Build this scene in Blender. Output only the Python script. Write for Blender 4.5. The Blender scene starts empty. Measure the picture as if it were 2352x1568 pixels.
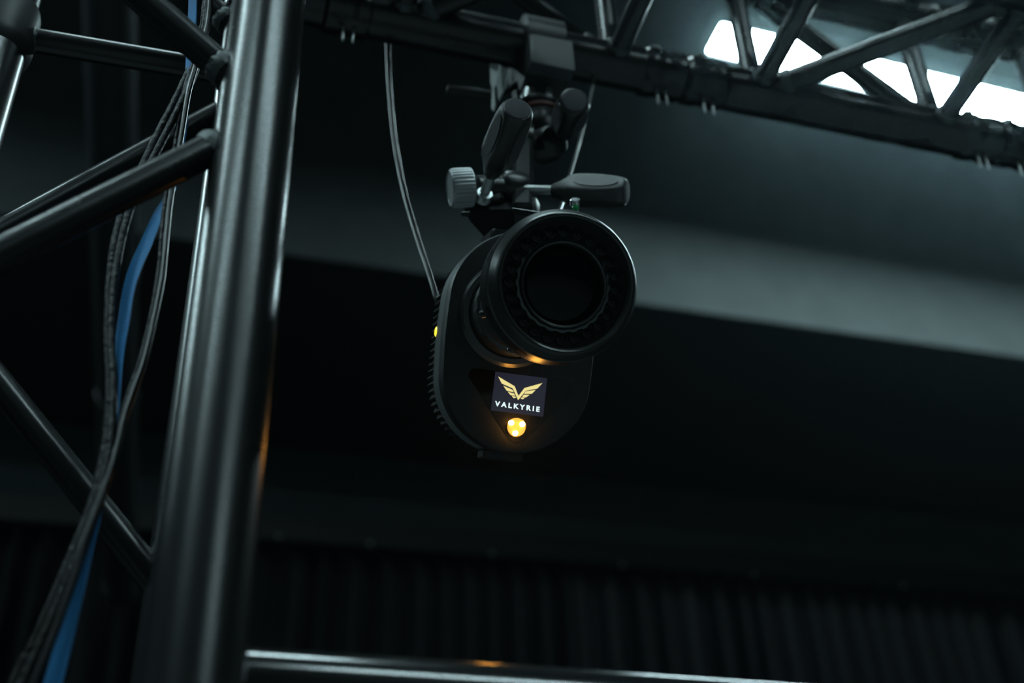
import bpy, math, random
from mathutils import Vector, Matrix

random.seed(7)
V = Vector
PI = math.pi
R_ = math.radians
scene = bpy.context.scene
COL = scene.collection

# ------------------------------------------------------------------ camera
FPX = 50 / 36 * 2352
TH, RO = R_(38.6), R_(2.5)
CAM = V((0, 0, 1.55))
FW = V((0, math.cos(TH), math.sin(TH)))
U0 = V((0, -math.sin(TH), math.cos(TH)))
RT = V((1, 0, 0)) * math.cos(RO) - U0 * math.sin(RO)
UP = V((1, 0, 0)) * math.sin(RO) + U0 * math.cos(RO)
cd = bpy.data.cameras.new('camera')
cam = bpy.data.objects.new('camera', cd)
COL.objects.link(cam)
cam.matrix_world = Matrix.Translation(CAM) @ Matrix((RT, UP, -FW)).transposed().to_4x4()
cd.sensor_width = 36
cd.lens = 50
cd.clip_start = 0.02
cd.dof.use_dof = True
cd.dof.focus_distance = 1.09
cd.dof.aperture_fstop = 4.5
scene.camera = cam

# ------------------------------------------------------------------ world, exposure
w = bpy.data.worlds.new('world')
scene.world = w
w.use_nodes = True
w.node_tree.nodes['Background'].inputs[0].default_value = (0.010, 0.014, 0.016, 1)
w.node_tree.nodes['Background'].inputs[1].default_value = 0.25
VEIL_DENSITY = 0.0065
wv = w.node_tree.nodes.new('ShaderNodeVolumeScatter')        # scattering volume added to imitate lens glow around the lamp
wv.inputs['Density'].default_value = VEIL_DENSITY
wv.inputs['Anisotropy'].default_value = 0.955
wv.inputs['Color'].default_value = (0.70, 0.92, 1.0, 1)
w.node_tree.links.new(wv.outputs['Volume'], w.node_tree.nodes['World Output'].inputs['Volume'])
w.cycles.homogeneous_volume = True
vs = scene.view_settings
vs.view_transform = 'Standard'
vs.look = 'None'
vs.exposure = 0.0
vs.gamma = 1.0
vs.use_curve_mapping = False
LAMP_STRENGTH = 62.0
LAMP_COLOR = (0.66, 0.95, 1.0, 1)
cy = scene.cycles
cy.max_bounces = 3
cy.diffuse_bounces = 2
cy.glossy_bounces = 2
cy.use_adaptive_sampling = True
cy.adaptive_threshold = 0.03
cy.transmission_bounces = 2
cy.volume_bounces = 0
cy.sample_clamp_indirect = 4.0


# ------------------------------------------------------------------ picking points of the place
def ray(x, y): return FW + RT * ((x - 1176) / FPX) + UP * ((784 - y) / FPX)
def P(x, y, d): return CAM + ray(x, y) * d
def at_z(x, y, z):
    r = ray(x, y)
    return CAM + r * ((z - CAM.z) / r.z)
def at_plane(x, y, p, n):
    r = ray(x, y)
    return CAM + r * ((p - CAM).dot(n) / r.dot(n))


# ------------------------------------------------------------------ materials
MATS = {}
def mat(name, col, rough=0.5, metal=0.0, spec=0.5, emit=None, estr=0.0, bump=0.0, bscale=60.0, var=0.0, coat=0.0, aniso=0.0, rvar=0.0):
    m = bpy.data.materials.new(name)
    m.use_nodes = True
    nt = m.node_tree
    b = nt.nodes['Principled BSDF']
    b.inputs['Base Color'].default_value = (*col, 1)
    b.inputs['Roughness'].default_value = rough
    b.inputs['Metallic'].default_value = metal
    b.inputs['Specular IOR Level'].default_value = spec
    b.inputs['Coat Weight'].default_value = coat
    if emit:
        b.inputs['Emission Color'].default_value = (*emit, 1)
        b.inputs['Emission Strength'].default_value = estr
    if bump or var or rvar:
        tc = nt.nodes.new('ShaderNodeTexCoord')
        nz = nt.nodes.new('ShaderNodeTexNoise')
        nz.inputs['Scale'].default_value = bscale
        nz.inputs['Detail'].default_value = 4
        nt.links.new(tc.outputs['Object'], nz.inputs['Vector'])
        if bump:
            bp = nt.nodes.new('ShaderNodeBump')
            bp.inputs['Strength'].default_value = bump
            bp.inputs['Distance'].default_value = 0.002
            nt.links.new(nz.outputs['Fac'], bp.inputs['Height'])
            nt.links.new(bp.outputs['Normal'], b.inputs['Normal'])
        if var:
            cr = nt.nodes.new('ShaderNodeValToRGB')
            cr.color_ramp.elements[0].position = 0.3
            cr.color_ramp.elements[1].position = 0.7
            cr.color_ramp.elements[0].color = tuple(c * (1 - var) for c in col) + (1,)
            cr.color_ramp.elements[1].color = tuple(min(1, c * (1 + var)) for c in col) + (1,)
            nt.links.new(nz.outputs['Fac'], cr.inputs['Fac'])
            nt.links.new(cr.outputs['Color'], b.inputs['Base Color'])
        if rvar:
            mr = nt.nodes.new('ShaderNodeMapRange')
            mr.inputs['To Min'].default_value = rough - rvar
            mr.inputs['To Max'].default_value = rough + rvar
            nt.links.new(nz.outputs['Fac'], mr.inputs['Value'])
            nt.links.new(mr.outputs['Result'], b.inputs['Roughness'])
    MATS[name] = m
    return m

mat('truss_black', (0.010, 0.011, 0.012), rough=0.27, spec=0.6, rvar=0.012, bscale=25)
mat('truss_black_fine', (0.009, 0.010, 0.011), rough=0.24, spec=0.6)
mat('weld', (0.10, 0.11, 0.11), rough=0.45, metal=0.7, bump=0.6, bscale=400)
mat('chrome', (0.72, 0.74, 0.74), rough=0.14, metal=1.0)
mat('steel', (0.45, 0.47, 0.47), rough=0.32, metal=0.85, bump=0.1, bscale=300)
mat('stud_chrome', (0.62, 0.66, 0.66), rough=0.2, metal=0.9)
mat('grip_pad', (0.036, 0.040, 0.043), rough=0.30, spec=0.8, bump=0.2, bscale=1500)
mat('rod_steel', (0.50, 0.53, 0.52), rough=0.28, metal=0.75)
mat('glint_metal', (0.09, 0.10, 0.10), rough=0.12, metal=0.9)
mat('zinc', (0.50, 0.54, 0.53), rough=0.5, metal=0.2, bump=0.1, bscale=300)
mat('knob_silver', (0.46, 0.48, 0.49), rough=0.42, metal=0.6)
mat('clamp_grey', (0.055, 0.062, 0.065), rough=0.5)
mat('clamp_black', (0.014, 0.015, 0.016), rough=0.45)
mat('head_black', (0.012, 0.013, 0.014), rough=0.30, spec=0.5, bump=0.05, bscale=500)
mat('grip_rubber', (0.010, 0.0105, 0.011), rough=0.32, spec=1.0, bump=0.25, bscale=1500)
mat('grip_cap', (0.10, 0.10, 0.115), rough=0.7, bump=0.9, bscale=1800)
mat('friction_red', (0.12, 0.025, 0.018), rough=0.4)
mat('bubble_green', (0.02, 0.35, 0.10), rough=0.1)
mat('body_black', (0.010, 0.0115, 0.0135), rough=0.48, spec=0.5, bump=0.08, bscale=1500)
mat('body_side', (0.14, 0.155, 0.155), rough=0.46)
mat('fin_black', (0.012, 0.013, 0.014), rough=0.35)
mat('ring_black', (0.024, 0.027, 0.028), rough=0.34, spec=0.8)
mat('ring_dark', (0.004, 0.004, 0.005), rough=0.4, spec=0.3)
mat('led_lens', (0.006, 0.006, 0.007), rough=0.2, spec=0.35)
mat('lens_glass', (0.001, 0.0012, 0.002), rough=0.05, spec=0.22)
mat('panel_gloss', (0.006, 0.006, 0.006), rough=0.08, spec=0.4)
mat('panel_edge', (0.03, 0.03, 0.03), rough=0.2, metal=0.6)
mat('screen', (0.004, 0.004, 0.006), rough=0.12, emit=(0.33, 0.36, 0.60), estr=0.045)
mat('logo_yellow', (0.0, 0.0, 0.0), rough=0.5, spec=0, emit=(0.86, 0.74, 0.30), estr=1.0)
mat('logo_white', (0.0, 0.0, 0.0), rough=0.5, spec=0, emit=(0.80, 1.0, 1.0), estr=1.05)
mat('led_amber', (0.10, 0.04, 0.0), rough=0.2, emit=(1.0, 0.46, 0.07), estr=1.25)
mat('led_hot', (0.1, 0.1, 0.0), rough=0.2, emit=(1.0, 0.42, 0.06), estr=110.0)
mat('led_ring', (0.02, 0.015, 0.004), rough=0.25, spec=0.6)
mat('side_led', (0.1, 0.1, 0.0), rough=0.2, emit=(1.0, 0.85, 0.05), estr=1.4)
mat('cable_black', (0.006, 0.006, 0.007), rough=0.45, spec=0.3, bump=0.8, bscale=220)
mat('cable_smooth', (0.014, 0.014, 0.015), rough=0.28, spec=0.7)
mat('strap_blue', (0.06, 0.40, 1.0), rough=0.6, bump=0.7, bscale=900, var=0.18)
mat('wall_grey', (0.066, 0.075, 0.075), rough=0.85, bump=0.15, bscale=8, var=0.12)
mat('wall_dark', (0.030, 0.040, 0.041), rough=0.9, bump=0.1, bscale=6, var=0.12)
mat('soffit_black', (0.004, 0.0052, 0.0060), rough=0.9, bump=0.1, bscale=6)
mat('ceiling_black', (0.020, 0.025, 0.027), rough=0.9, bump=0.1, bscale=6)
mat('floor_grey', (0.19, 0.205, 0.21), rough=0.7, bump=0.1, bscale=4, var=0.1)
mat('wall_lower', (0.045, 0.060, 0.062), rough=0.9, bump=0.1, bscale=6, var=0.12)
mat('curtain_black', (0.0014, 0.0017, 0.0026), rough=0.55, spec=0.06, bump=0.1, bscale=40)
mat('rail_black', (0.010, 0.012, 0.012), rough=0.6)
mat('rail_gloss', (0.014, 0.015, 0.016), rough=0.15, spec=1.0)
mat('pipe_dark', (0.020, 0.022, 0.024), rough=0.36)
mat('lamp_housing', (0.05, 0.055, 0.056), rough=0.5)
mat('lamp_diffuser', (0.8, 0.8, 0.8), rough=0.6, emit=LAMP_COLOR[:3], estr=LAMP_STRENGTH)


# ------------------------------------------------------------------ builders
def origin_of(o):
    p = V((0, 0, 0))
    while o:
        p += o.location
        o = o.parent
    return p

def tag(o, label=None, cat=None, group=None, kind=None):
    if label: o['label'] = label
    if cat: o['category'] = cat
    if group: o['group'] = group
    if kind: o['kind'] = kind
    return o

def thing(name, label, cat, loc, group=None):
    o = bpy.data.objects.new(name, None)
    o.empty_display_size = 0.05
    COL.objects.link(o)
    o.location = loc
    return tag(o, label, cat, group)

def obj(name, geo, m, parent=None, sharp=35, loc=None):
    verts, faces = geo
    org = origin_of(parent) if parent else (V(loc) if loc is not None else V((0, 0, 0)))
    me = bpy.data.meshes.new(name)
    me.from_pydata([tuple(V(v) - org) for v in verts], [], faces)
    me.update()
    for p in me.polygons: p.use_smooth = True
    me.set_sharp_from_angle(angle=R_(sharp))
    me.materials.append(MATS[m])
    o = bpy.data.objects.new(name, me)
    COL.objects.link(o)
    if parent: o.parent = parent
    else: o.location = org
    return o

def join(*geos):
    vs_, fs_ = [], []
    for v, f in geos:
        k = len(vs_)
        vs_ += list(v)
        fs_ += [tuple(i + k for i in q) for q in f]
    return vs_, fs_

def frame(axis, hint=None):
    a = V(axis).normalized()
    h = V(hint) if hint is not None else (V((0, 0, 1)) if abs(a.z) < 0.9 else V((1, 0, 0)))
    x = (h - a * h.dot(a)).normalized()
    return x, a.cross(x), a

def lathe(o, axis, prof, seg=32, hint=None, mod=None, close=True):
    """prof: list of (radius, height along axis)"""
    x, y, a = frame(axis, hint)
    o = V(o)
    vs_, fs_ = [], []
    for k, (r, h) in enumerate(prof):
        for i in range(seg):
            t = 2 * PI * i / seg
            rr = r * (mod(t, h, k) if mod else 1)
            vs_.append(o + a * h + (x * math.cos(t) + y * math.sin(t)) * rr)
    for k in range(len(prof) - 1):
        for i in range(seg):
            j = (i + 1) % seg
            fs_.append((k * seg + i, k * seg + j, (k + 1) * seg + j, (k + 1) * seg + i))
    if close:
        fs_.append(tuple(reversed(range(seg))))
        n = (len(prof) - 1) * seg
        fs_.append(tuple(range(n, n + seg)))
    return vs_, fs_

def tube(p0, p1, r, seg=28):
    p0, p1 = V(p0), V(p1)
    L = (p1 - p0).length
    return lathe(p0, p1 - p0, [(r, 0), (r, L)], seg)

def ring(o, axis, R, r, seg=40, rs=10):
    prof = [(R + r * math.cos(2 * PI * k / rs), r * math.sin(2 * PI * k / rs)) for k in range(rs + 1)]
    return lathe(o, axis, prof, seg, close=False)

def box(c, ax, ay, az, sx, sy, sz, bev=0.0):
    """box centred at c with half sizes, chamfered along its edges when bev > 0"""
    c = V(c)
    ax, ay, az = V(ax).normalized(), V(ay).normalized(), V(az).normalized()
    if bev <= 0:
        vs_ = [c + ax * sx * i + ay * sy * j + az * sz * k for i in (-1, 1) for j in (-1, 1) for k in (-1, 1)]
        return vs_, [(0, 1, 3, 2), (4, 6, 7, 5), (0, 4, 5, 1), (2, 3, 7, 6), (0, 2, 6, 4), (1, 5, 7, 3)]
    b = bev
    out = [(sx - b, -sy), (sx, -sy + b), (sx, sy - b), (sx - b, sy), (-sx + b, sy), (-sx, sy - b), (-sx, -sy + b), (-sx + b, -sy)]
    vs_, fs_ = [], []
    for z, k in ((-sz, 1 - b / max(sx, sy)), (-sz + b, 1), (sz - b, 1), (sz, 1 - b / max(sx, sy))):
        for (x, y) in out: vs_.append(c + ax * x * k + ay * y * k + az * z)
    for l in range(3):
        for i in range(8):
            j = (i + 1) % 8
            fs_.append((l * 8 + i, l * 8 + j, l * 8 + 8 + j, l * 8 + 8 + i))
    fs_ += [tuple(reversed(range(8))), tuple(range(24, 32))]
    return vs_, fs_

def spline(pts, n=8):
    pts = [V(p) for p in pts]
    q = [pts[0] * 2 - pts[1]] + pts + [pts[-1] * 2 - pts[-2]]
    out = []
    for i in range(1, len(q) - 2):
        p0, p1, p2, p3 = q[i - 1:i + 3]
        for k in range(n):
            t = k / n
            out.append(0.5 * ((2 * p1) + (p2 - p0) * t + (2 * p0 - 5 * p1 + 4 * p2 - p3) * t * t + (3 * p1 - p0 - 3 * p2 + p3) * t ** 3))
    out.append(pts[-1])
    return out

def sweep(pts, r, seg=10, n=8, twist=None):
    c = spline(pts, n)
    vs_, fs_ = [], []
    prev = None
    for i, p in enumerate(c):
        t = (c[min(i + 1, len(c) - 1)] - c[max(i - 1, 0)]).normalized()
        if prev is None: x = frame(t)[0]
        else: x = (prev - t * prev.dot(t)).normalized()
        prev = x
        y = t.cross(x)
        rr = r(i / (len(c) - 1)) if callable(r) else r
        for k in range(seg):
            a = 2 * PI * k / seg
            vs_.append(p + (x * math.cos(a) + y * math.sin(a)) * rr)
    for i in range(len(c) - 1):
        for k in range(seg):
            j = (k + 1) % seg
            fs_.append((i * seg + k, i * seg + j, i * seg + seg + j, i * seg + seg + k))
    fs_ += [tuple(reversed(range(seg))), tuple(range(len(vs_) - seg, len(vs_)))]
    return vs_, fs_

def extrude(outline, origin, x, y, z, z0, z1):
    """outline: list of (u, v), straight prism between z0 and z1"""
    n = len(outline)
    vs_ = [origin + x * u + y * v + z * h for h in (z0, z1) for u, v in outline]
    fs_ = [(i, (i + 1) % n, n + (i + 1) % n, n + i) for i in range(n)]
    fs_ += [tuple(reversed(range(n))), tuple(range(n, 2 * n))]
    return vs_, fs_

def loft(layers, origin, x, y, z):
    """layers: list of (outline, height); all outlines with the same count"""
    n = len(layers[0][0])
    vs_, fs_ = [], []
    for o, h in layers: vs_ += [origin + x * u + y * v + z * h for u, v in o]
    for l in range(len(layers) - 1):
        for i in range(n):
            j = (i + 1) % n
            fs_.append((l * n + i, l * n + j, l * n + n + j, l * n + n + i))
    fs_ += [tuple(reversed(range(n))), tuple(range(len(vs_) - n, len(vs_)))]
    return vs_, fs_

# ------------------------------------------------------------------ main directions of the hall
ZC = 2.745                                    # height of the lower truss chords
A0 = at_z(800, 25, ZC)
D = (at_z(2210, 312, ZC) - A0).normalized()   # along truss, lamps and back wall
N = V((-D.y, D.x, 0))                         # away from the photographer
Z = V((0, 0, 1))
def S(s, n=0.0, z=0.0): return A0 + D * s + N * n + Z * z

# ------------------------------------------------------------------ the setting
WALL_P = V((0, 4.2, 0))
CEIL = 6.5
zl = at_plane(1500, 700, WALL_P, N).z                     # lower edge of the upper wall
BACK_P = at_z(1500, 1122, zl)
BACK_P.z = 0
def slab(name, c, sx, sy, sz, m):
    return tag(obj(name, box(c, D, N, Z, sx, sy, sz), m), kind='structure')
mid = CAM.copy(); mid.z = 0
wb = (WALL_P - mid).dot(N)                                # distance camera -> upper wall
bb = (BACK_P - mid).dot(N)                                # distance camera -> back wall
HALF, BEHIND = 6.5, 8.0
cn = mid + N * ((bb - BEHIND) / 2)
fl = slab('floor', cn - Z * 0.05, HALF, (bb + BEHIND) / 2 + 0.2, 0.05, 'floor_grey')
tag(fl, 'dark grey studio floor')
tag(slab('ceiling', cn + Z * (CEIL + 0.05), HALF, (bb + BEHIND) / 2 + 0.2, 0.05, 'ceiling_black'), 'black painted studio ceiling')
tag(slab('wall_back', mid + N * (bb + 0.1) + Z * CEIL / 2, HALF, 0.1, CEIL / 2, 'wall_lower'), 'dark back wall above the curtains')
tag(slab('wall_left', cn - D * (HALF + 0.1) + Z * CEIL / 2, 0.1, (bb + BEHIND) / 2 + 0.2, CEIL / 2, 'wall_dark'), 'dark side wall')
tag(slab('wall_right', cn + D * (HALF + 0.1) + Z * CEIL / 2, 0.1, (bb + BEHIND) / 2 + 0.2, CEIL / 2, 'wall_dark'), 'dark side wall')
tag(slab('wall_front', mid - N * (BEHIND + 0.1) + Z * CEIL / 2, HALF, 0.1, CEIL / 2, 'wall_dark'), 'dark wall behind the photographer')
# the upper wall hangs out over the back wall: grey face, black underside
e0, e1 = at_plane(650, 581, WALL_P, N), at_plane(2352, 820, WALL_P, N)
def edge_at(s):                                            # lower edge of the face, s measured along D from WALL_P
    s0, s1 = (e0 - WALL_P).dot(D), (e1 - WALL_P).dot(D)
    return e0.z + (e1.z - e0.z) * (s - s0) / (s1 - s0)
sA, sB = -HALF, HALF
zA, zB = edge_at(sA), edge_at(sB)
fq = [WALL_P + D * sA + Z * zA, WALL_P + D * sB + Z * zB, WALL_P + D * sB + Z * CEIL, WALL_P + D * sA + Z * CEIL]
vv = fq + [p + N * 0.12 for p in fq]
tag(obj('wall_upper', (vv, [(0, 1, 2, 3), (7, 6, 5, 4), (0, 4, 5, 1), (1, 5, 6, 2), (2, 6, 7, 3), (3, 7, 4, 0)]), 'wall_grey'),
    'grey painted upper wall lit by the lamp', kind='structure')
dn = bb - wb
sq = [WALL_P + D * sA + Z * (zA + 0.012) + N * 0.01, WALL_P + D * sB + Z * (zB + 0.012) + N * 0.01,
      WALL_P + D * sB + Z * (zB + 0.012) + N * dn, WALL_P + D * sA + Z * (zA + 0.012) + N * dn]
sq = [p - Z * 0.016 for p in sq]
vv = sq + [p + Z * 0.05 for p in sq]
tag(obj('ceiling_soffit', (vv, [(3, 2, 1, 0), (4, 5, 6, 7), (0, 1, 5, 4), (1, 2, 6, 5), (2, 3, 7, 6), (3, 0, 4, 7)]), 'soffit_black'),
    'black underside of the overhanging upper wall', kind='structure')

# ------------------------------------------------------------------ lamps
LZ = 5.75
LA = at_z(1641, 86, LZ)
LD = (at_z(2352, 289, LZ) - at_z(1623, 117, LZ)).normalized()
LN = V((-LD.y, LD.x, 0))
def lamp(start, length, label, width=0.135):
    c = start + LD * (length / 2)
    t = thing('linear_lamp', label, 'lamp', c, 'linear ceiling lamps')
    h = width / 2
    obj('diffuser', box(c + Z * 0.004, LD, LN, Z, length / 2, h, 0.004), 'lamp_diffuser', t)
    obj('housing', join(box(c + Z * 0.040, LD, LN, Z, length / 2, h + 0.006, 0.030),
                        box(c + Z * 0.012 + LN * (h + 0.006), LD, LN, Z, length / 2, 0.005, 0.020),
                        box(c + Z * 0.012 - LN * (h + 0.006), LD, LN, Z, length / 2, 0.005, 0.020)), 'lamp_housing', t)
    for s in (-1, 1):
        obj('end_cap', box(c + LD * (s * (length / 2 + 0.005)) + Z * 0.03, LD, LN, Z, 0.005, h + 0.011, 0.04), 'lamp_housing', t)
        obj('suspension_rod', tube(c + LD * (s * length * 0.4) + Z * 0.07, c + LD * (s * length * 0.4) + Z * (CEIL - LZ), 0.004, 8), 'steel', t)
    return t
lamp(LA, 2.4, 'glowing white linear lamp seen through the truss at upper right')
lamp(LA - LD * 6.2, 2.4, 'linear ceiling lamp above the frame towards the left')
lamp(LA - LD * 5.6 - LN * 2.7, 2.4, 'linear ceiling lamp overhead on the left of the photographer')
lamp(LA - LD * 2.6 - LN * 2.4, 1.2, 'added linear lamp above the photographer that brightens the tripod head')  # extra lamp, added only to brighten the head below
lamp(LA - LD * 5.9 - LN * 5.2, 2.4, 'linear ceiling lamp behind the photographer on the left')
lamp(LA - LD * 1.7 - LN * 5.2, 2.4, 'linear ceiling lamp behind the photographer on the right')
lamp(LA - LD * 0.4 - LN * 8.6, 2.4, 'linear ceiling lamp far behind the photographer')

# ------------------------------------------------------------------ curtain rail and curtains on the back wall
CP = BACK_P - N * 0.16
r0, r1 = at_plane(586, 1214, CP, N), at_plane(2352, 1348, CP, N)
RD = (r1 - r0).normalized()
rz = frame(RD, Z)[0]
rc = (r0 + r1) / 2
rail = thing('curtain_rail', 'long black flat rail that the pleated curtains hang from', 'rail', rc)
obj('rail_bar', box(rc, RD, N, rz, 5.6, 0.03, 0.058, 0.006), 'rail_black', rail)
for x, y in ((850, 1248), (1430, 1297), (1733, 1319), (2075, 1345), (1130, 1272), (640, 1232)):
    p = at_plane(x, y, CP - N * 0.03, N)
    obj('screw', lathe(p + N * 0.004, -N, [(0.010, 0), (0.010, 0.006), (0.006, 0.011)], 10), 'steel', rail)
for k in range(-6, 7):
    c = rc + RD * (k * 0.85) + N * 0.09
    obj('wall_bracket', box(c, RD, N, rz, 0.02, 0.07, 0.03), 'rail_black', rail)

def curtain(s0, s1, label):
    rnd = random.Random(int(s0 * 100) + 5)
    folds = []
    s = s0
    while s < s1:
        wd = 0.118 * rnd.uniform(0.8, 1.3)
        folds.append((s, wd, rnd.uniform(0.6, 1.25), rnd.uniform(-0.05, 0.05)))
        s += wd
    cols = []
    for (f0, wd, am, ln) in folds:
        for k in range(10):
            t = k / 10
            a = 2 * PI * t
            cols.append((f0 + wd * t, am * (math.cos(a) + 0.25 * math.cos(2 * a + 0.7)), ln))
    rows = 14
    vs_, fs_ = [], []
    nc = len(cols)
    base = CP + N * 0.02
    for r in range(rows + 1):
        t = r / rows
        for (s, am, ln) in cols:
            p = rc + RD * s + N * 0.0
            top = p.z - 0.059
            z = top * (1 - t) + 0.03 * t
            dep = 0.016 + 0.050 * min(1, t * 2.2)
            q = V((p.x, p.y, z)) + N * (am * dep) + D * (ln * t * 0.5)
            vs_.append(q)
    for r in range(rows):
        for i in range(nc - 1):
            fs_.append((r * nc + i, (r + 1) * nc + i, (r + 1) * nc + i + 1, r * nc + i + 1))
    th = len(vs_)
    vs_ += [v + N * 0.004 for v in vs_]
    fs_ += [tuple(th + i for i in reversed(f)) for f in fs_]
    base = rc + RD * ((s0 + s1) / 2)
    o = obj('curtain', (vs_, fs_), 'curtain_black', loc=(base.x, base.y, 0.03), sharp=180)
    return tag(o, label, 'curtain', 'black pleated curtains along the back wall')
cj = (at_plane(1290, 1300, CP, N) - rc).dot(RD)
curtain(-5.5, cj - 2.0, 'black pleated curtain hanging at the far left, behind the truss tower')
curtain(cj - 2.0, cj, 'black pleated curtain hanging below the motion capture camera')
curtain(cj, cj + 2.0, 'black pleated curtain hanging at the lower right')
curtain(cj + 2.0, 5.5, 'black pleated curtain beyond the right edge of the picture')

# ------------------------------------------------------------------ truss tower close to the photographer
TR = 0.025
BR_ = 0.0105
TW = 0.205
FR = V((-0.158, 0.62, 0))
FL, BK = FR - D * TW, FR + N * TW
BL = BK - D * TW
tower = thing('truss_tower', 'black tubular truss tower rising close in front at left', 'truss', (FR + BL) / 2)
TOP = 3.02
for p in (FR, FL, BK, BL):
    obj('chord', tube(p + Z * 0.012, p + Z * TOP, TR, 48), 'truss_black', tower)
    obj('end_ring', lathe(p + Z * (TOP - 0.03), Z, [(0.028, 0), (0.030, 0.004), (0.030, 0.03), (0.027, 0.034)], 32), 'truss_black', tower)
obj('base_plate', box((FR + BL) / 2 + Z * 0.006, D, N, Z, TW * 0.75, TW * 0.75, 0.006), 'truss_black', tower)
def brace(p, q, par, r=BR_, weld=True, rc_=TR, cdir=Z):
    d = (q - p).normalized()
    b = obj('brace', tube(p + d * 0.005, q - d * 0.005, r, 24), 'truss_black', par)
    if weld:
        for e, s in ((p, 1), (q, -1)):
            rr = rc_ / max(0.5, d.cross(cdir).length) + 0.001
            c = e + d * (s * rr)
            obj('weld_bead', lathe(c, d * s, [(r * 1.01, 0.0045), (r * 1.10, 0.0022), (r * 1.14, -0.002), (r * 1.06, -0.006)], 20,
                mod=lambda t, h, k: 1 + 0.06 * math.sin(11 * t + k)), 'weld', b)
    return b
for i, (za, zb) in enumerate(((2.255, 2.445), (2.229, 2.012))):
    brace(FR + Z * za, FL + Z * zb, tower)
fz = [2.66, 2.475, 2.285]
brace(FL + Z * 2.54, FR + Z * 2.73, tower)
brace(BL + Z * 2.502, BK + Z * 2.508, tower)
brace(BL + Z * 2.535, FL + Z * 2.72, tower)
for p in (FR, FL, BK, BL):
    obj('coupler_sleeve', lathe(p + Z * 2.59, Z, [(0.0252, -0.004), (0.0278, 0), (0.0278, 0.014), (0.0262, 0.018), (0.0262, 0.040), (0.0278, 0.044), (0.0278, 0.058), (0.0252, 0.062)], 40), 'truss_black_fine', tower)
obj('node_collar', lathe(BL + Z * 2.480, Z, [(0.0252, -0.006), (0.0290, 0), (0.0300, 0.006), (0.0300, 0.044), (0.0290, 0.050), (0.0252, 0.056)], 40), 'clamp_black', tower)
brace(FL + Z * 1.93, FR + Z * 1.67, tower, weld=False)
zz = 1.61
left = False
while zz > 0.3:
    a, b = (FL, FR) if left else (FR, FL)
    brace(a + Z * zz, b + Z * (zz - 0.19), tower, weld=zz > 1.4)
    zz -= 0.255
    left = not left
brace(BK + Z * 2.478, BL + Z * 2.24, tower, weld=False)
brace(BL + Z * 2.222, BK + Z * 1.99, tower, weld=False)
brace(BL + Z * 2.77, BK + Z * 2.55, tower)
zz, left = 1.93, False
while zz > 0.35:
    a, b = (BL, BK) if left else (BK, BL)
    brace(a + Z * zz, b + Z * (zz - 0.22), tower, weld=False)
    zz -= 0.29
    left = not left
for k in range(7):
    z0 = 0.35 + k * 0.4
    brace(FR + Z * z0, BK + Z * (z0 + 0.2), tower, weld=False)
    brace(FL + Z * (z0 + 0.2), BL + Z * z0, tower, weld=False)

# ------------------------------------------------------------------ horizontal box truss, three short spans joined by couplers
HW = 0.205
def span(s0, s1, n0, n1, label, ends):
    t = thing('box_truss', label, 'truss', S((s0 + s1) / 2, -HW / 2, -TR), 'box truss spans')
    for (n, z) in ((0, 0), (-HW, 0), (0, HW), (-HW, HW)):
        obj('chord', tube(S(s0, n, z), S(s1, n, z), TR, 44), 'truss_black', t)
        for e, sg in ((s0, 1), (s1, -1)):
            c = obj('coupler_sleeve', lathe(S(e, n, z), D * sg, [(0.024, -0.001), (0.0275, 0.003), (0.0275, 0.016), (0.0262, 0.019), (0.0262, 0.030), (0.0275, 0.033), (0.0275, 0.044), (0.0252, 0.048)], 40), 'truss_black_fine', t)
            if z == 0 and ends:
                for q in (0.020, 0.030):
                    pz = S(e + sg * 0.024, n, z) + D * ((q - 0.025) * 0.7)
                pc = S(e + sg * 0.026, n, z)
                b = obj('locking_bolt', join(lathe(pc + Z * 0.024, Z, [(0.0085, 0), (0.0085, 0.016), (0.007, 0.018)], 6),
                                             lathe(pc + Z * 0.020, Z, [(0.011, 0), (0.011, 0.006)], 20)), 'steel', t)
                for dd in (-0.0052, 0.0052):
                    obj('pin_leg', lathe(pc + D * dd - Z * 0.024, -Z, [(0.0016, 0), (0.0016, 0.022), (0.0009, 0.025)], 10), 'steel', b)
    for (n, z, n2, z2) in ((0, 0, 0, HW), (-HW, 0, -HW, HW), (0, 0, -HW, 0), (0, HW, -HW, HW)):
        for e in (n0, n1):
            brace(S(e, n, z), S(e, n2, z2), t, r=0.0115, cdir=D)
    brace(S(n1, 0, 0), S(n0, 0, HW), t, r=0.0115, cdir=D)
    brace(S(n1, -HW, 0), S(n0, -HW, HW), t, r=0.0115, cdir=D)
    brace(S(n0, 0, 0), S(n1, -HW, 0), t, r=0.0125, cdir=D)
    brace(S(n0, 0, HW), S(n1, -HW, HW), t, r=0.0115, cdir=D)
    return t
span(-0.025, 0.370, 0.055, 0.290, 'black box truss span that the motion capture camera hangs from', True)
span(0.372, 0.762, 0.459, 0.685, 'black box truss span crossing the glowing lamp at upper right', True)
span(0.764, 1.60, 0.85, 1.50, 'black box truss span running out of the right edge of the frame', True)
t = thing('truss_end_plate', 'flat black plate joining the truss to the near tower', 'plate', S(-0.05, -HW / 2, -0.05))
obj('plate', box(S(-0.0715, -0.13, 0.1), D, N, Z, 0.003, 0.19, 0.15), 'truss_black', t)
for n in (0, -HW):
    for z in (0, HW):
        obj('spigot', tube(S(-0.070, n, z), S(-0.0255, n, z), 0.024, 32), 'truss_black', t)

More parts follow.
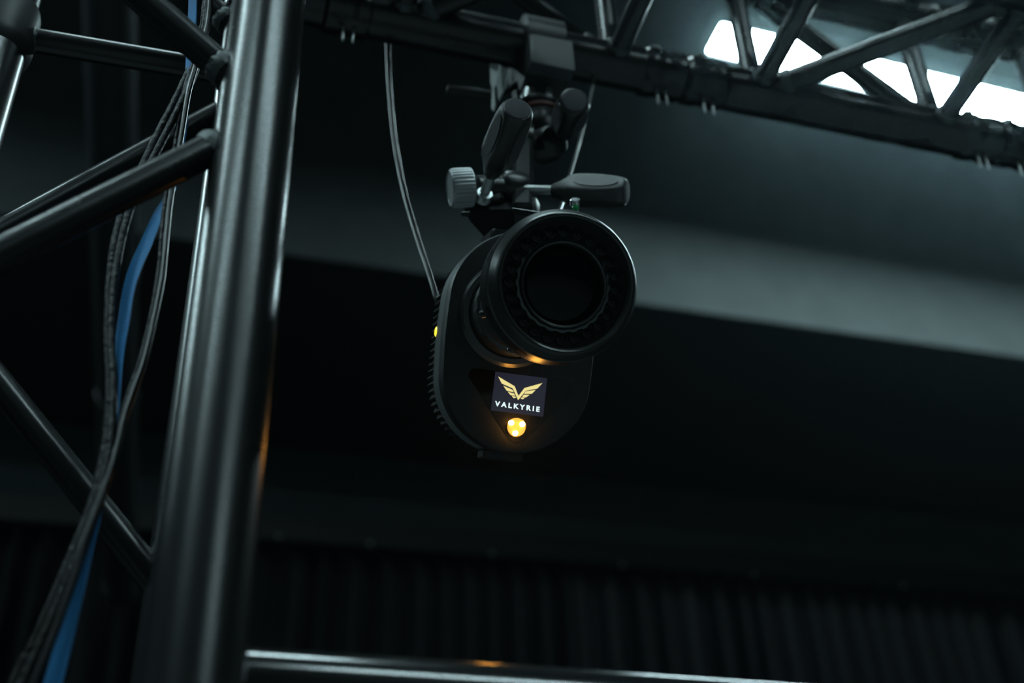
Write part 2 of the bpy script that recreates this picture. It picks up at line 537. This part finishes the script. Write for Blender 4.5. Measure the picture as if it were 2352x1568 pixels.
# ------------------------------------------------------------------ pipe in the background at upper left
t = thing('overhead_pipe', 'wide dark pipe running away towards the curtains at left', 'pipe', P(262, 700, 4.2))
pa, pb = P(244, -420, 3.0), P(266, 760, 4.25)
pb = pb + (pb - pa) * (((BACK_P - pb).dot(N) - 0.30) / (pb - pa).dot(N))
pd = (pb - pa).normalized()
obj('pipe_body', tube(pa, pb, 0.062, 36), 'pipe_dark', t)
obj('pipe_cap', lathe(pb, pd, [(0.066, -0.05), (0.066, 0.005), (0.058, 0.018), (0.03, 0.024)], 32), 'pipe_dark', t)
for f, top in ((0.06, CEIL), (0.62, CEIL)):
    q = pa + (pb - pa) * f
    obj('hanger_ring', ring(q, pd, 0.064, 0.004, 32, 8), 'pipe_dark', t)
    obj('hanger_rod', tube(q + Z * 0.06, V((q.x, q.y, top)), 0.005, 8), 'pipe_dark', t)

# pipe rail across the bottom of the frame
gz = P(1000, 1622, 0.76).z
g0, g1 = at_z(452, 1588.5, gz), at_z(2100, 1690, gz)
gd = (g1 - g0).normalized()
t = thing('pipe_rail', 'shiny horizontal pipe rail crossing the bottom of the frame', 'rail', ((g0 + g1) / 2) * 1.0)
bend = 0.05
rp = [g0, g0 + gd * 0.01]
rp += [g0 + (g1 - g0) * f for f in (0.25, 0.4, 0.6, 0.75)]
rp += [g1 - gd * (bend - bend * math.sin(a)) + Z * (-bend + bend * math.cos(a)) for a in [PI / 2 * k / 8 for k in range(9)]]
rp += [V((g1.x, g1.y, gz - bend - 0.05)), V((g1.x, g1.y, gz * 0.5)), V((g1.x, g1.y, 0.02))]
obj('rail_tube', sweep(rp, 0.025, 48, 4), 'rail_gloss', t)
obj('floor_flange', lathe(V((g1.x, g1.y, 0.0)), Z, [(0.06, 0), (0.06, 0.008), (0.032, 0.012), (0.030, 0.03)], 24), 'truss_black', t)
obj('tower_clamp', box((V((FR.x, FR.y, gz)) + g0) / 2, g0 - V((FR.x, FR.y, gz)), Z, (g0 - V((FR.x, FR.y, gz))).cross(Z), (g0 - V((FR.x, FR.y, gz))).length / 2 - 0.02, 0.015, 0.015, 0.002), 'clamp_black', t)

# ------------------------------------------------------------------ cables and blue strap inside the near tower
def dc(y): return 1 / (1 / 1.13 + (1 / 0.755 - 1 / 1.13) * (y / 1568))
def path(pts, off=0.0): return [P(x, y, dc(y) + off) for x, y in pts]
c1 = [(490, -160), (482, -60), (474, 0), (466, 70), (452, 120), (432, 170), (398, 240), (358, 318), (322, 395), (288, 470), (266, 545), (255, 620), (249, 700), (247, 790), (251, 860), (250, 940), (240, 1040), (214, 1150), (178, 1245), (138, 1340), (88, 1455), (30, 1572), (-40, 1720)]
o = obj('cable', sweep(path(c1, 0.006), 0.0031, 12, 6), 'cable_black', loc=path(c1)[10])
tag(o, 'black braided cable hanging left of the blue strap', 'cable', 'cables hanging in the near tower')
c1b = [(500, -160), (490, -60), (482, 0), (473, 70), (460, 120), (444, 175), (414, 240), (376, 318), (336, 395), (303, 470), (281, 545), (267, 620), (258, 700), (255, 790), (259, 860), (259, 940), (250, 1040), (226, 1150), (192, 1245), (152, 1340), (104, 1455), (50, 1572), (-15, 1720)]
o = obj('cable', sweep(path(c1b, -0.004), 0.0028, 12, 6), 'cable_black', loc=path(c1b)[10])
tag(o, 'second black braided cable running along the left bundle', 'cable', 'cables hanging in the near tower')
c2 = [(488, -160), (484, -40), (476, 60), (450, 150), (432, 215), (418, 300), (403, 390), (390, 465), (381, 550), (372, 640), (352, 740), (331, 830), (308, 895), (288, 955), (272, 1020), (254, 1085), (228, 1160), (198, 1240), (164, 1345), (120, 1465), (76, 1572), (15, 1720)]
o = obj('cable', sweep(path(c2, -0.010), 0.0022, 12, 6), 'cable_smooth', loc=path(c2)[10])
tag(o, 'thin smooth black cable hanging right of the blue strap', 'cable', 'cables hanging in the near tower')
c2b = [(484, -160), (479, -40), (470, 60), (442, 150), (422, 215), (407, 300), (394, 385), (380, 465), (371, 550), (363, 640), (344, 740), (322, 830), (298, 900), (279, 960), (264, 1020), (246, 1085), (219, 1160), (188, 1240), (152, 1345), (106, 1465), (58, 1572), (0, 1720)]
o = obj('cable', sweep(path(c2b, -0.002), 0.0019, 12, 6), 'cable_black', loc=path(c2b)[10])
tag(o, 'thin black cable running beside the smooth one', 'cable', 'cables hanging in the near tower')
bs = [(446, -150, 18), (443, 0, 17), (440, 70, 17), (432, 170, 9), (427, 240, 6), (423, 300, 8), (404, 410, 9), (384, 455, 14), (364, 492, 20), (336, 558, 26), (313, 610, 26), (296, 665, 25), (284, 740, 24), (275, 800, 20), (270, 860, 16), (267, 920, 13), (263, 985, 7), (252, 1060, 5), (236, 1130, 5), (222, 1190, 12), (205, 1245, 20), (186, 1320, 27), (158, 1430, 34), (122, 1568, 39), (80, 1720, 40)]
cen = spline([P(x, y, dc(y) + 0.002) for x, y, w_ in bs], 6)
wid = spline([V((w_, dc(y), 0)) for x, y, w_ in bs], 6)
vs_, fs_ = [], []
SW = 0.0095                                             # real width of the webbing, it turns edge-on where it looks narrow
for i, p in enumerate(cen):
    t_ = (cen[min(i + 1, len(cen) - 1)] - cen[max(i - 1, 0)]).normalized()
    vw = (CAM - p).normalized()
    across = t_.cross(vw).normalized()
    facing = across.cross(t_).normalized()
    target = wid[i].x * wid[i].y / FPX
    ang = math.acos(max(0.10, min(1.0, target / SW)))
    a_ = across * math.cos(ang) - facing * math.sin(ang)
    b_ = a_.cross(t_).normalized()
    hw, ht = SW / 2, 0.0006
    vs_ += [p + a_ * hw + b_ * ht, p - a_ * hw + b_ * ht, p - a_ * hw - b_ * ht, p + a_ * hw - b_ * ht]
for i in range(len(cen) - 1):
    for k in range(4):
        j = (k + 1) % 4
        fs_.append((i * 4 + k, i * 4 + j, i * 4 + 4 + j, i * 4 + 4 + k))
fs_ += [(3, 2, 1, 0), tuple(range(len(vs_) - 4, len(vs_)))]
o = obj('webbing_strap', (vs_, fs_), 'strap_blue', loc=cen[40], sharp=60)
tag(o, 'twisted blue webbing strap hanging in the near tower', 'strap')

# ------------------------------------------------------------------ motion capture camera
n_ = (RT * 0.222 + UP * 0.110 - FW * 0.968).normalized()
u_ = RT * 0.115 + UP * 0.99
u_ = (u_ - n_ * u_.dot(n_)).normalized()
x_ = u_.cross(n_)
BC = P(1196, 783, 1.15)                                   # middle of the front face
def face(px, py, h=0.0):
    p = at_plane(px, py, BC + n_ * h, n_)
    return ((p - BC).dot(x_), (p - BC).dot(u_))
def L(u, v, h): return BC + x_ * u + u_ * v + n_ * h
mc = thing('motion_capture_camera', 'black motion capture camera with round strobe ring and lit amber light', 'camera', BC - n_ * 0.05)
def stadium(R, st, seg=28, bulge=0.0):
    o = []
    for i in range(seg + 1):
        a = PI * i / seg
        o.append((R * math.cos(a), st + R * math.sin(a)))
    for k in range(1, 6):
        tt = k / 6
        o.append((-R - bulge * math.sin(PI * tt), st - 2 * st * tt))
    for i in range(seg + 1):
        a = PI + PI * i / seg
        o.append((R * math.cos(a), -st + R * math.sin(a)))
    for k in range(1, 6):
        tt = k / 6
        o.append((R + bulge * math.sin(PI * tt), -st + 2 * st * tt))
    return o
BR2, ST = 0.0618, 0.0290
def sl(d_, h): return (stadium(BR2 - d_, ST, bulge=0.001), h)
body = obj('body', loft([sl(0.0, -0.0165), sl(0.0, -0.0035), sl(0.0012, -0.0010), sl(0.0035, 0.0)], BC, x_, u_, n_), 'body_black', mc)
obj('side_band', loft([sl(0.004, -0.046), sl(0.0005, -0.0445), sl(0.0002, -0.018), sl(0.0012, -0.0172), sl(0.0012, -0.0164)], BC, x_, u_, n_), 'body_side', mc)
hs = obj('heat_sink', loft([sl(0.010, -0.082), sl(0.0045, -0.078), sl(0.0035, -0.0455), sl(0.0045, -0.0445)], BC, x_, u_, n_), 'fin_black', mc)
out = stadium(BR2 - 0.0035, ST, seg=22)
per = []
tot = 0
for i in range(len(out)):
    a, b = V((*out[i], 0)), V((*out[(i + 1) % len(out)], 0))
    per.append((tot, a, b)); tot += (b - a).length
def on_per(s):
    s %= tot
    for q, a, b in reversed(per):
        if s >= q:
            d = (b - a)
            p = a + d.normalized() * (s - q)
            return p, V((d.y, -d.x, 0)).normalized(), d.normalized()
nf = 84
fin_me = None
for k in range(nf):
    p, nn, tt = on_per(tot * k / nf)
    c = L(p.x, p.y, -0.063) + (x_ * nn.x + u_ * nn.y) * 0.0006
    ax = x_ * tt.x + u_ * tt.y
    ay = x_ * nn.x + u_ * nn.y
    M = Matrix.Translation(c - origin_of(hs)) @ Matrix((ax, ay, n_)).transposed().to_4x4()
    if fin_me is None:
        prof = [(-0.0027, -0.003), (0.0027, -0.003), (0.0026, -0.0008), (0.0018, 0.0020), (0.0008, 0.0016)]
        v, f = extrude(prof, V((0, 0, 0)), V((1, 0, 0)), V((0, 1, 0)), V((0, 0, 1)), -0.015, 0.015)
        fin_me = bpy.data.meshes.new('cooling_fin')
        fin_me.from_pydata([tuple(q) for q in v], [], f)
        fin_me.materials.append(MATS['fin_black'])
    fo = bpy.data.objects.new('cooling_fin', fin_me)
    COL.objects.link(fo)
    fo.parent = hs
    fo.matrix_basis = M
# side status light on the left flank
sp = P(998, 763, 1.19)
sx = -x_ * 1.0
obj('side_light', lathe(L(-BR2 + 0.0005, 0.006, -0.046), -x_, [(0.0042, 0), (0.0042, 0.001), (0.0030, 0.0018)], 20), 'side_led', mc)
# latch at the bottom
obj('bottom_latch', box(L(-0.002, -ST - BR2 - 0.0015, -0.030), x_, u_, n_, 0.017, 0.0035, 0.012, 0.0012), 'body_black', mc)

# lens axis
RC = P(1302, 649, 0.985)                                  # middle of the strobe window
ra, rbv = (RC - BC).dot(x_), (RC - BC).dot(u_)
RL = (RC - BC).dot(n_)
def AX(h): return RC + n_ * h                             # h = 0 at the window, negative towards the body
hint = u_
obj('lens_collar', lathe(AX(-RL), n_, [(0.0435, -0.004), (0.0435, 0.002), (0.041, 0.005), (0.037, 0.006), (0.035, 0.005)], 56), 'ring_black', mc)
lb = obj('lens_barrel', lathe(AX(-RL), n_, [(0.035, 0), (0.035, 0.022), (0.0365, 0.024), (0.0365, 0.036), (0.034, 0.038), (0.034, 0.062), (0.037, 0.065), (0.037, 0.080), (0.035, 0.083), (0.035, RL - 0.030)], 64,
    mod=lambda t, h, k: 1 + (0.012 * (1 if math.sin(26 * t) > 0 else -1) if k in (2, 3, 6, 7) else 0)), 'ring_black', mc)
for a in (R_(200), R_(250), R_(310)):
    dv = x_ * math.cos(a) + u_ * math.sin(a)
    obj('lock_screw', lathe(AX(-RL + 0.0725) + dv * 0.036, dv, [(0.003, 0), (0.003, 0.006), (0.0022, 0.007)], 12), 'ring_black', lb)
sr = obj('strobe_ring', lathe(AX(0), n_, [(0.036, -0.046), (0.047, -0.046), (0.0525, -0.041), (0.0540, -0.037), (0.0540, -0.0345), (0.0530, -0.0335), (0.0530, -0.0325), (0.0542, -0.0315), (0.0542, -0.0125), (0.0528, -0.0120), (0.0528, -0.0105), (0.0538, -0.0098), (0.0530, -0.0070), (0.0508, -0.0030), (0.0500, 0.0), (0.0488, 0.0012), (0.0468, 0.0006), (0.0458, -0.004), (0.0455, -0.012)], 96, close=False), 'ring_black', mc)
obj('bezel', ring(AX(0.0002), n_, 0.0484, 0.0011, 96, 10), 'panel_edge', sr)
for a in (20, 55, 92, 133, 162, 205, 245, 280, 318):
    a = R_(a)
    dv = x_ * math.cos(a) + u_ * math.sin(a)
    tv = -x_ * math.sin(a) + u_ * math.cos(a)
    hx = [(0.0046, 0.0), (0.0028, 0.0034), (-0.0028, 0.0034), (-0.0046, 0.0), (-0.0028, -0.0034), (0.0028, -0.0034)]
    sl2 = obj('vent_slot', extrude(hx, AX(-0.022) + dv * 0.0530, tv, n_, dv, 0.0, 0.0014), 'ring_dark', sr)
lbd = obj('led_board', lathe(AX(0), n_, [(0.0457, -0.0130), (0.0457, -0.0118), (0.0300, -0.0118), (0.0300, -0.0130)], 72, close=False), 'ring_dark', sr)
obj('glint_ring', lathe(AX(0), n_, [(0.0312, -0.0118), (0.0318, -0.0098), (0.0336, -0.0100), (0.0346, -0.0118)], 192, hint=x_,
    mod=lambda t, h, k: 1 + 0.018 * math.cos(24 * (t - 0.06)) * (1 if k >= 2 else 0.3), close=False), 'glint_metal', lbd)  # scalloped ring added to make broken glints around the lens
dome = None
for k in range(24):
    a = 2 * PI * k / 24 + 0.06
    dv = x_ * math.cos(a) + u_ * math.sin(a)
    c = AX(-0.0118) + dv * 0.0382
    if dome is None:
        v, f = lathe(V((0, 0, 0)), V((0, 0, 1)), [(0.0047, 0), (0.0047, 0.0012), (0.0042, 0.0020), (0.0034, 0.0022), (0.0026, 0.0014), (0.0018, 0.0016), (0.0012, 0.0026), (0.0004, 0.0030)], 20)
        dome = bpy.data.meshes.new('led_lens')
        dome.from_pydata([tuple(q) for q in v], [], f)
        for p in dome.polygons: p.use_smooth = True
        dome.set_sharp_from_angle(angle=R_(40))
        dome.materials.append(MATS['led_lens'])
    lo = bpy.data.objects.new('strobe_led', dome)
    COL.objects.link(lo)
    lo.parent = sr
    tv = n_.cross(dv)
    lo.matrix_basis = Matrix.Translation(c - origin_of(sr)) @ Matrix((dv, tv, n_)).transposed().to_4x4()
lens = obj('lens', lathe(AX(0), n_, [(0.0300, -0.020), (0.0300, -0.0085), (0.0310, -0.0075), (0.0302, -0.0066), (0.0292, -0.0070), (0.0286, -0.0105)], 72, close=False), 'ring_black', mc)
gl = [(0.0287 * math.sin(t), -0.0165 + 0.0062 * math.cos(t)) for t in [PI / 2 * k / 10 for k in range(10, -1, -1)]]
gl[-1] = (0.0004, gl[-1][1])
obj('lens_glass', lathe(AX(0), n_, gl, 64), 'lens_glass', lens)

# triangular panel with the screen
def poly_face(pts, h0, h1):
    q = [face(*p, h1) for p in pts]
    ar = sum(q[i][0] * q[(i + 1) % len(q)][1] - q[(i + 1) % len(q)][0] * q[i][1] for i in range(len(q)))
    if ar < 0: q.reverse()
    return extrude(q, BC, x_, u_, n_, h0, h1)
def round_poly(cor, rad, seg=8):
    """rounded corners, in pixels of the photograph, then projected onto the face"""
    res = []
    m = len(cor)
    for i in range(m):
        p, a, b = V((*cor[i], 0)), V((*cor[i - 1], 0)), V((*cor[(i + 1) % m], 0))
        da, db = (a - p).normalized(), (b - p).normalized()
        ang = math.acos(max(-1, min(1, da.dot(db))))
        r = rad[i] if isinstance(rad, (list, tuple)) else rad
        tl = r / math.tan(ang / 2)
        c = p + (da + db).normalized() * (r / math.sin(ang / 2))
        s, e = p + da * tl - c, p + db * tl - c
        a0 = math.atan2(s.y, s.x)
        a1 = math.atan2(e.y, e.x)
        dl = (a1 - a0 + PI) % (2 * PI) - PI
        for k in range(seg + 1):
            t = a0 + dl * k / seg
            res.append((c.x + r * math.cos(t), c.y + r * math.sin(t)))
    return res
tri = round_poly([(1063, 842), (1338, 880), (1183, 1030)], [15, 20, 24])
tri_o = round_poly([(1060.5, 840.5), (1341.5, 879), (1183, 1033.5)], [16, 21, 25])
pan = obj('display_panel', poly_face(tri, -0.002, 0.0004), 'panel_gloss', mc)
obj('panel_rim', poly_face(tri_o, -0.002, 0.00018), 'panel_edge', pan)
scr = obj('screen', poly_face([(1138, 853), (1257, 868.5), (1247.5, 957), (1127.5, 942)], 0.0003, 0.0006), 'screen', pan)
scr['label'] = 'lit dark blue screen with a yellow winged emblem'
def c8(pts): return [(1060 + x / 6.533, 820 + y / 6.533) for x, y in pts]
logo = [
    [(552, 290), (798, 435), (855, 580), (945, 462), (1215, 387), (1140, 470), (965, 505), (850, 645), (770, 468), (605, 395)],
    [(628, 428), (765, 488), (785, 528), (680, 503)], [(697, 520), (788, 545), (808, 578), (740, 572)], [(755, 583), (808, 588), (820, 607), (783, 615)],
    [(965, 512), (1113, 492), (1055, 550), (940, 550)], [(932, 563), (1025, 563), (965, 605), (912, 597)], [(905, 603), (950, 608), (920, 633), (887, 620)]]
obj('winged_emblem', join(*[poly_face(c8(p), 0.0006, 0.0008) for p in logo]), 'logo_yellow', scr if False else pan)
fc = bpy.data.curves.new('lettering', 'FONT')
fc.body = 'VALKYRIE'
fc.size = 1.0
fc.space_character = 1.5
fc.offset = 0.040
fc.extrude = 0.0
ft = bpy.data.objects.new('lettering_source', fc)
COL.objects.link(ft)
bpy.context.view_layer.update()
dg = bpy.context.evaluated_depsgraph_get()
tm = bpy.data.meshes.new_from_object(ft.evaluated_get(dg))
bpy.data.objects.remove(ft)
tx = [v.co.x for v in tm.vertices]; ty = [v.co.y for v in tm.vertices]
x0, x1, y0, y1 = min(tx), max(tx), min(ty), max(ty)
# corners of the word on the screen (photo pixels): bottom left, bottom right, top left
bl, br, tl = [V((*face(*c8([p])[0], 0.0008), 0)) for p in ((498, 733), (1170, 822), (505, 655))]
verts = []
for v in tm.vertices:
    q = bl + (br - bl) * ((v.co.x - x0) / (x1 - x0)) + (tl - bl) * ((v.co.y - y0) / (y1 - y0))
    verts.append(L(q.x, q.y, 0.0008))
lett = obj('lettering', (verts, [tuple(p.vertices) for p in tm.polygons]), 'logo_white', pan)

# amber status light at the bottom corner of the panel
lu, lv = face(1185.5, 981, 0.0)
lc = L(lu, lv, 0)
sl_ = obj('status_light', lathe(lc, n_, [(0.0074, 0.0002), (0.0074, 0.0016), (0.0066, 0.0026), (0.0048, 0.0030), (0.0034, 0.0026), (0.0010, 0.0022)], 40), 'led_amber', mc)
obj('light_bezel', ring(lc + n_ * 0.0006, n_, 0.0079, 0.0006, 40, 8), 'led_ring', sl_)
for (cx, cy) in ((745, 985), (910, 1005), (805, 1140)):
    q = c8([(cx, cy)])[0]
    a, b = face(*q, 0.003)
    obj('led_chip', lathe(L(a, b, 0.0022), n_, [(0.0021, 0), (0.0021, 0.0022), (0.0014, 0.0032), (0.0003, 0.0036)], 16), 'led_hot', sl_)

# ------------------------------------------------------------------ three-way head holding the camera
hd = thing('tripod_head', 'black three-way tripod head with three grips hung upside down', 'tripod head', P(1215, 240, 1.46))
def lathe2(p, q, prof, seg=32, mod=None):
    """prof in fractions of the length and metres of radius"""
    p, q = V(p), V(q)
    ln = (q - p).length
    return lathe(p, q - p, [(r, f * ln) for f, r in prof], seg, hint=RT, mod=mod)
def grip_mod(ph, dp):
    def f(t, h, k):
        if not 3 <= k <= 10: return 1
        fl_ = (0.86, 0.80, 0.76, 0.75, 0.76, 0.79, 0.84, 0.92)[k - 3]
        return min(1.0, fl_ / max(max(math.cos(t - ph - 2 * PI * m / 3) for m in range(3)), 0.2))
    return f
GP = [(0.0, 0.0055), (0.02, 0.0068), (0.12, 0.0095), (0.24, 0.0148), (0.32, 0.0166), (0.42, 0.0172), (0.55, 0.0172), (0.68, 0.0168), (0.80, 0.0160), (0.90, 0.0150), (0.96, 0.0142), (0.985, 0.0130), (1.0, 0.0118)]
def grip(p, q, sc, turn=0.0):
    gx, gy, ga = frame(V(q) - V(p), RT)
    ph = math.atan2(-FW.dot(gy), -FW.dot(gx)) + PI / 3 + turn       # two of the three flats turned to the photographer
    g = obj('grip', lathe2(p, q, [(f, r * sc) for f, r in GP], 48, grip_mod(ph, 0.16)), 'grip_rubber', hd)
    d = (V(q) - V(p)).normalized()
    ln = (V(q) - V(p)).length
    for m in range(3):
        an = ph + 2 * PI * m / 3
        dr = gx * math.cos(an) + gy * math.sin(an)
        tn = ga.cross(dr)
        el = [(ln * 0.30 * math.cos(a), 0.0074 * sc * math.sin(a)) for a in [2 * PI * k / 24 for k in range(24)]]
        obj('grip_pad', extrude(el, V(p) + ga * (ln * 0.62) + dr * (0.0172 * sc * 0.755), ga, tn, dr, -0.0008, 0.0006), 'grip_pad', g)
    obj('grip_cap', lathe(V(q) - d * 0.0005, d, [(0.0112 * sc, 0), (0.0110 * sc, 0.0012), (0.0100 * sc, 0.0017)], 32), 'grip_cap', g)
    return g
# pan part under the stud
pz = P(1238, 262, 1.45)
vert = Z
obj('pan_base', lathe(pz, -Z, [(0.012, -0.004), (0.024, -0.0035), (0.0275, -0.001), (0.0275, 0.004), (0.0262, 0.006)], 48), 'head_black', hd)
obj('friction_ring', lathe(pz - Z * 0.006, -Z, [(0.0255, 0), (0.0255, 0.005), (0.023, 0.006)], 48), 'friction_red', hd)
obj('pan_housing', lathe(pz - Z * 0.012, -Z, [(0.0235, 0), (0.0245, 0.004), (0.0235, 0.020), (0.0185, 0.034), (0.011, 0.041)], 40), 'head_black', hd)
obj('housing_boss', lathe(P(1262, 330, 1.385), -N * 0.7 + D * 0.3 - Z * 0.3, [(0.018, -0.012), (0.0175, 0.004), (0.0155, 0.009), (0.010, 0.0125), (0.003, 0.014)], 36), 'head_black', hd)
# pan grip, pointing at the photographer
obj('pan_rod', tube(P(1268, 330, 1.40), P(1300, 290, 1.375), 0.0042, 16), 'chrome', hd)
grip(P(1296, 306, 1.385), P(1319, 231, 1.318), 1.0)
# upright bracket
bq, bp_ = P(1203, 292, 1.372), P(1199, 494, 1.262)
bd = (bp_ - bq).normalized()
br_x = (RT - bd * RT.dot(bd)).normalized()
obj('bracket', box((bq + bp_) / 2, br_x, bd.cross(br_x), bd, 0.0090, 0.012, (bp_ - bq).length / 2, 0.003), 'head_black', hd)
obj('bracket_cheek', lathe(P(1203, 330, 1.355), br_x, [(0.010, -0.010), (0.018, -0.009), (0.0195, -0.006), (0.0195, 0.006), (0.018, 0.009), (0.010, 0.010)], 36), 'head_black', hd)
# tilt block with silver knob
tc_, te = P(1186, 437, 1.292), P(1092, 432, 1.272)
ta = (te - tc_).normalized()
obj('tilt_block', lathe(tc_, ta, [(0.010, -0.010), (0.0165, -0.007), (0.0180, 0), (0.0180, 0.010), (0.0165, 0.015), (0.0125, 0.018), (0.0120, 0.042)], 40), 'head_black', hd)
kn = obj('tension_knob', lathe(P(1086, 430, 1.264), (P(1036, 433, 1.2595) - P(1086, 430, 1.264)),
    [(0.0150, 0), (0.0172, 0.001), (0.0176, 0.003), (0.0176, 0.0165), (0.0170, 0.0195), (0.0155, 0.0210), (0.0150, 0.0200), (0.004, 0.0196)], 96,
    mod=lambda t, h, k: 1 + (0.016 * (1 if math.cos(32 * t) > 0 else -1) if 1 <= k <= 4 else 0)), 'knob_silver', hd)
# tilt grip, the large one at left
obj('tilt_rod', tube(P(1112, 446, 1.262), P(1140, 372, 1.232), 0.0045, 24), 'rod_steel', hd)
rd = P(1140, 372, 1.232) - P(1112, 446, 1.262)
obj('rod_socket', lathe(P(1112, 448, 1.261), rd, [(0.0080, -0.005), (0.0080, 0.001), (0.0070, 0.003), (0.0052, 0.0032)], 28), 'steel', hd)
obj('rod_seat', box(P(1122, 446, 1.282), br_x, bd.cross(br_x), bd, 0.014, 0.008, 0.018, 0.003), 'head_black', hd)
grip(P(1127, 402, 1.240), P(1189, 250, 1.172), 1.0, 0.15)
# side grip, pointing to the right
obj('side_rod', tube(P(1205, 436, 1.278), P(1280, 437, 1.272), 0.0044, 20), 'rod_steel', hd)
grip(P(1268, 437, 1.272), P(1438, 441, 1.250), 0.92, 0.3)
# level, quick release clamp
lvp = P(1321, 470, 1.215)
lv_ = obj('bubble_level', lathe(lvp, UP * 0.8 - FW * 0.4, [(0.0046, -0.009), (0.0046, 0.004), (0.0040, 0.005)], 24), 'chrome', hd)
obj('bubble_glass', lathe(lvp - FW * 0.0045 - UP * 0.003, -FW, [(0.0030, 0), (0.0024, 0.0012), (0.0008, 0.0018)], 16), 'bubble_green', lv_)
qa = [(1066, 488), (1080, 512), (1112, 548), (1190, 548), (1240, 500), (1232, 484), (1160, 478), (1088, 478)]
qc = P(1150, 510, 1.268)
qn = (-FW * 0.86 - UP * 0.5).normalized()
qx = (RT - qn * RT.dot(qn)).normalized()
qy = qn.cross(qx)
qo = []
for p in qa:
    w_ = at_plane(*p, qc, qn)
    qo.append(((w_ - qc).dot(qx), (w_ - qc).dot(qy)))
qo.reverse() if sum(qo[i][0] * qo[(i + 1) % 8][1] - qo[(i + 1) % 8][0] * qo[i][1] for i in range(8)) < 0 else None
qs = lambda k: [(u * k, v * k) for u, v in qo]
obj('quick_release_clamp', loft([(qs(0.9), -0.032), (qs(1.0), -0.029), (qs(1.0), -0.003), (qs(0.95), 0.0)], qc, qx, qy, qn), 'head_black', hd)
obj('mount_plate', box(L(0.0, ST + BR2 - 0.004, -0.055), x_, u_, n_, 0.026, 0.010, 0.022, 0.002), 'head_black', hd)
obj('release_lever', tube(P(1178, 483, 1.225), P(1268, 497, 1.205), 0.0025, 14), 'head_black', hd)
obj('lock_pin', lathe(P(1068, 491, 1.225), -RT, [(0.0022, -0.004), (0.0022, 0.002), (0.0016, 0.003)], 16), 'head_black', hd)

# ------------------------------------------------------------------ clamp on the truss chord
cs = 0.206
cl = thing('truss_clamp', 'grey and black clamp gripping the truss chord above the tripod head', 'clamp', S(cs, 0, -0.05))
obj('front_jaw', box(S(cs, -0.036, -0.0545), D, N, Z, 0.0235, 0.008, 0.0225, 0.0015), 'clamp_grey', cl)
obj('jaw_body', box(S(cs, 0.0, -0.052), D, N, Z, 0.0225, 0.030, 0.0215, 0.003), 'clamp_black', cl)
obj('rear_jaw', box(S(cs, 0.034, 0.0), D, N, Z, 0.022, 0.008, 0.034, 0.002), 'clamp_black', cl)
obj('top_hook', lathe(S(cs - 0.022, 0, 0), D, [(0.0255, 0), (0.034, 0.001), (0.034, 0.043), (0.0255, 0.044)], 40, close=False), 'clamp_black', cl)
# steel wedge plates and T lever on the left
def flat(pts, dpt, th=0.0025, tilt=(0, 0)):
    c = P(*pts[0], dpt)
    nn_ = (-FW + RT * tilt[0] + UP * tilt[1]).normalized()
    xx = (RT - nn_ * RT.dot(nn_)).normalized()
    yy = nn_.cross(xx)
    q = []
    for p in pts:
        w_ = at_plane(*p, c, nn_)
        q.append(((w_ - c).dot(xx), (w_ - c).dot(yy)))
    if sum(q[i][0] * q[(i + 1) % len(q)][1] - q[(i + 1) % len(q)][0] * q[i][1] for i in range(len(q))) < 0: q.reverse()
    return extrude(q, c, xx, yy, nn_, -th, th)
obj('wedge_plate', flat([(1127, 147), (1149, 149), (1142, 196), (1136, 202), (1137, 240), (1134, 256), (1130, 248), (1132, 206), (1128, 190)], 1.495, 0.001, (-2.0, 1.2)), 'zinc', cl)
wp = obj('wedge_plate', flat([(1153, 152), (1171, 163), (1160, 200), (1146, 232), (1143, 190)], 1.490, 0.001, (-1.7, 1.2)), 'zinc', cl)
obj('rivet', lathe(P(1154, 186, 1.486), -FW - RT * 0.4, [(0.0035, 0), (0.0032, 0.002), (0.001, 0.003)], 16), 'chrome', wp)
lp, lq = P(1026, 204, 1.475), P(1140, 219, 1.485)
obj('lever_bar', lathe2(lp, lq, [(0, 0.0035), (0.02, 0.0050), (0.5, 0.0056), (0.97, 0.0050), (1.0, 0.004)], 20), 'clamp_black', cl)
obj('lever_link', tube(P(1138, 219, 1.485), S(cs - 0.015, 0.01, -0.045), 0.004, 14), 'clamp_black', cl)
st_ = P(1217, 178, 1.485)
sb = P(1218, 246, 1.452)
sbz = V((st_.x, st_.y, sb.z))
obj('stud', lathe2(P(1216, 165, 1.492), P(1221, 254, 1.452), [(0, 0.0090), (0.16, 0.0090), (0.18, 0.0064), (0.50, 0.0064), (0.52, 0.0082), (0.66, 0.0082), (0.69, 0.0112), (0.88, 0.0112), (0.91, 0.0082), (1, 0.0082)], 36), 'stud_chrome', cl)
obj('clamp_bolt', lathe(P(1257, 190, 1.480), -Z, [(0.0052, 0), (0.0052, 0.015), (0.0044, 0.018)], 6), 'steel', cl)

# ------------------------------------------------------------------ cables of the camera
pc = [P(890, 60, 1.52), P(891, 110, 1.50), P(895, 200, 1.47), P(905, 310, 1.43), P(926, 430, 1.38), P(957, 540, 1.32), (P(988, 635, 1.27)), P(1006, 695, 1.245), P(1024, 745, 1.245), P(1070, 790, 1.25)]
o = obj('data_cable', sweep(pc, 0.0026, 12, 8), 'cable_smooth', loc=pc[4])
tag(o, 'black data cable curving down to the left side of the motion capture camera', 'cable')
pc = [P(1374, 130, 1.55), P(1362, 195, 1.52), P(1346, 265, 1.48), P(1327, 340, 1.43), P(1308, 405, 1.39), P(1290, 470, 1.34), L(0.030, ST + BR2 + 0.012, -0.058), L(0.020, ST + BR2 - 0.004, -0.060)]
o = obj('safety_cable', sweep(pc, 0.0016, 10, 8), 'steel', loc=pc[3])
tag(o, 'thin grey safety cable slanting down behind the right grip', 'cable')
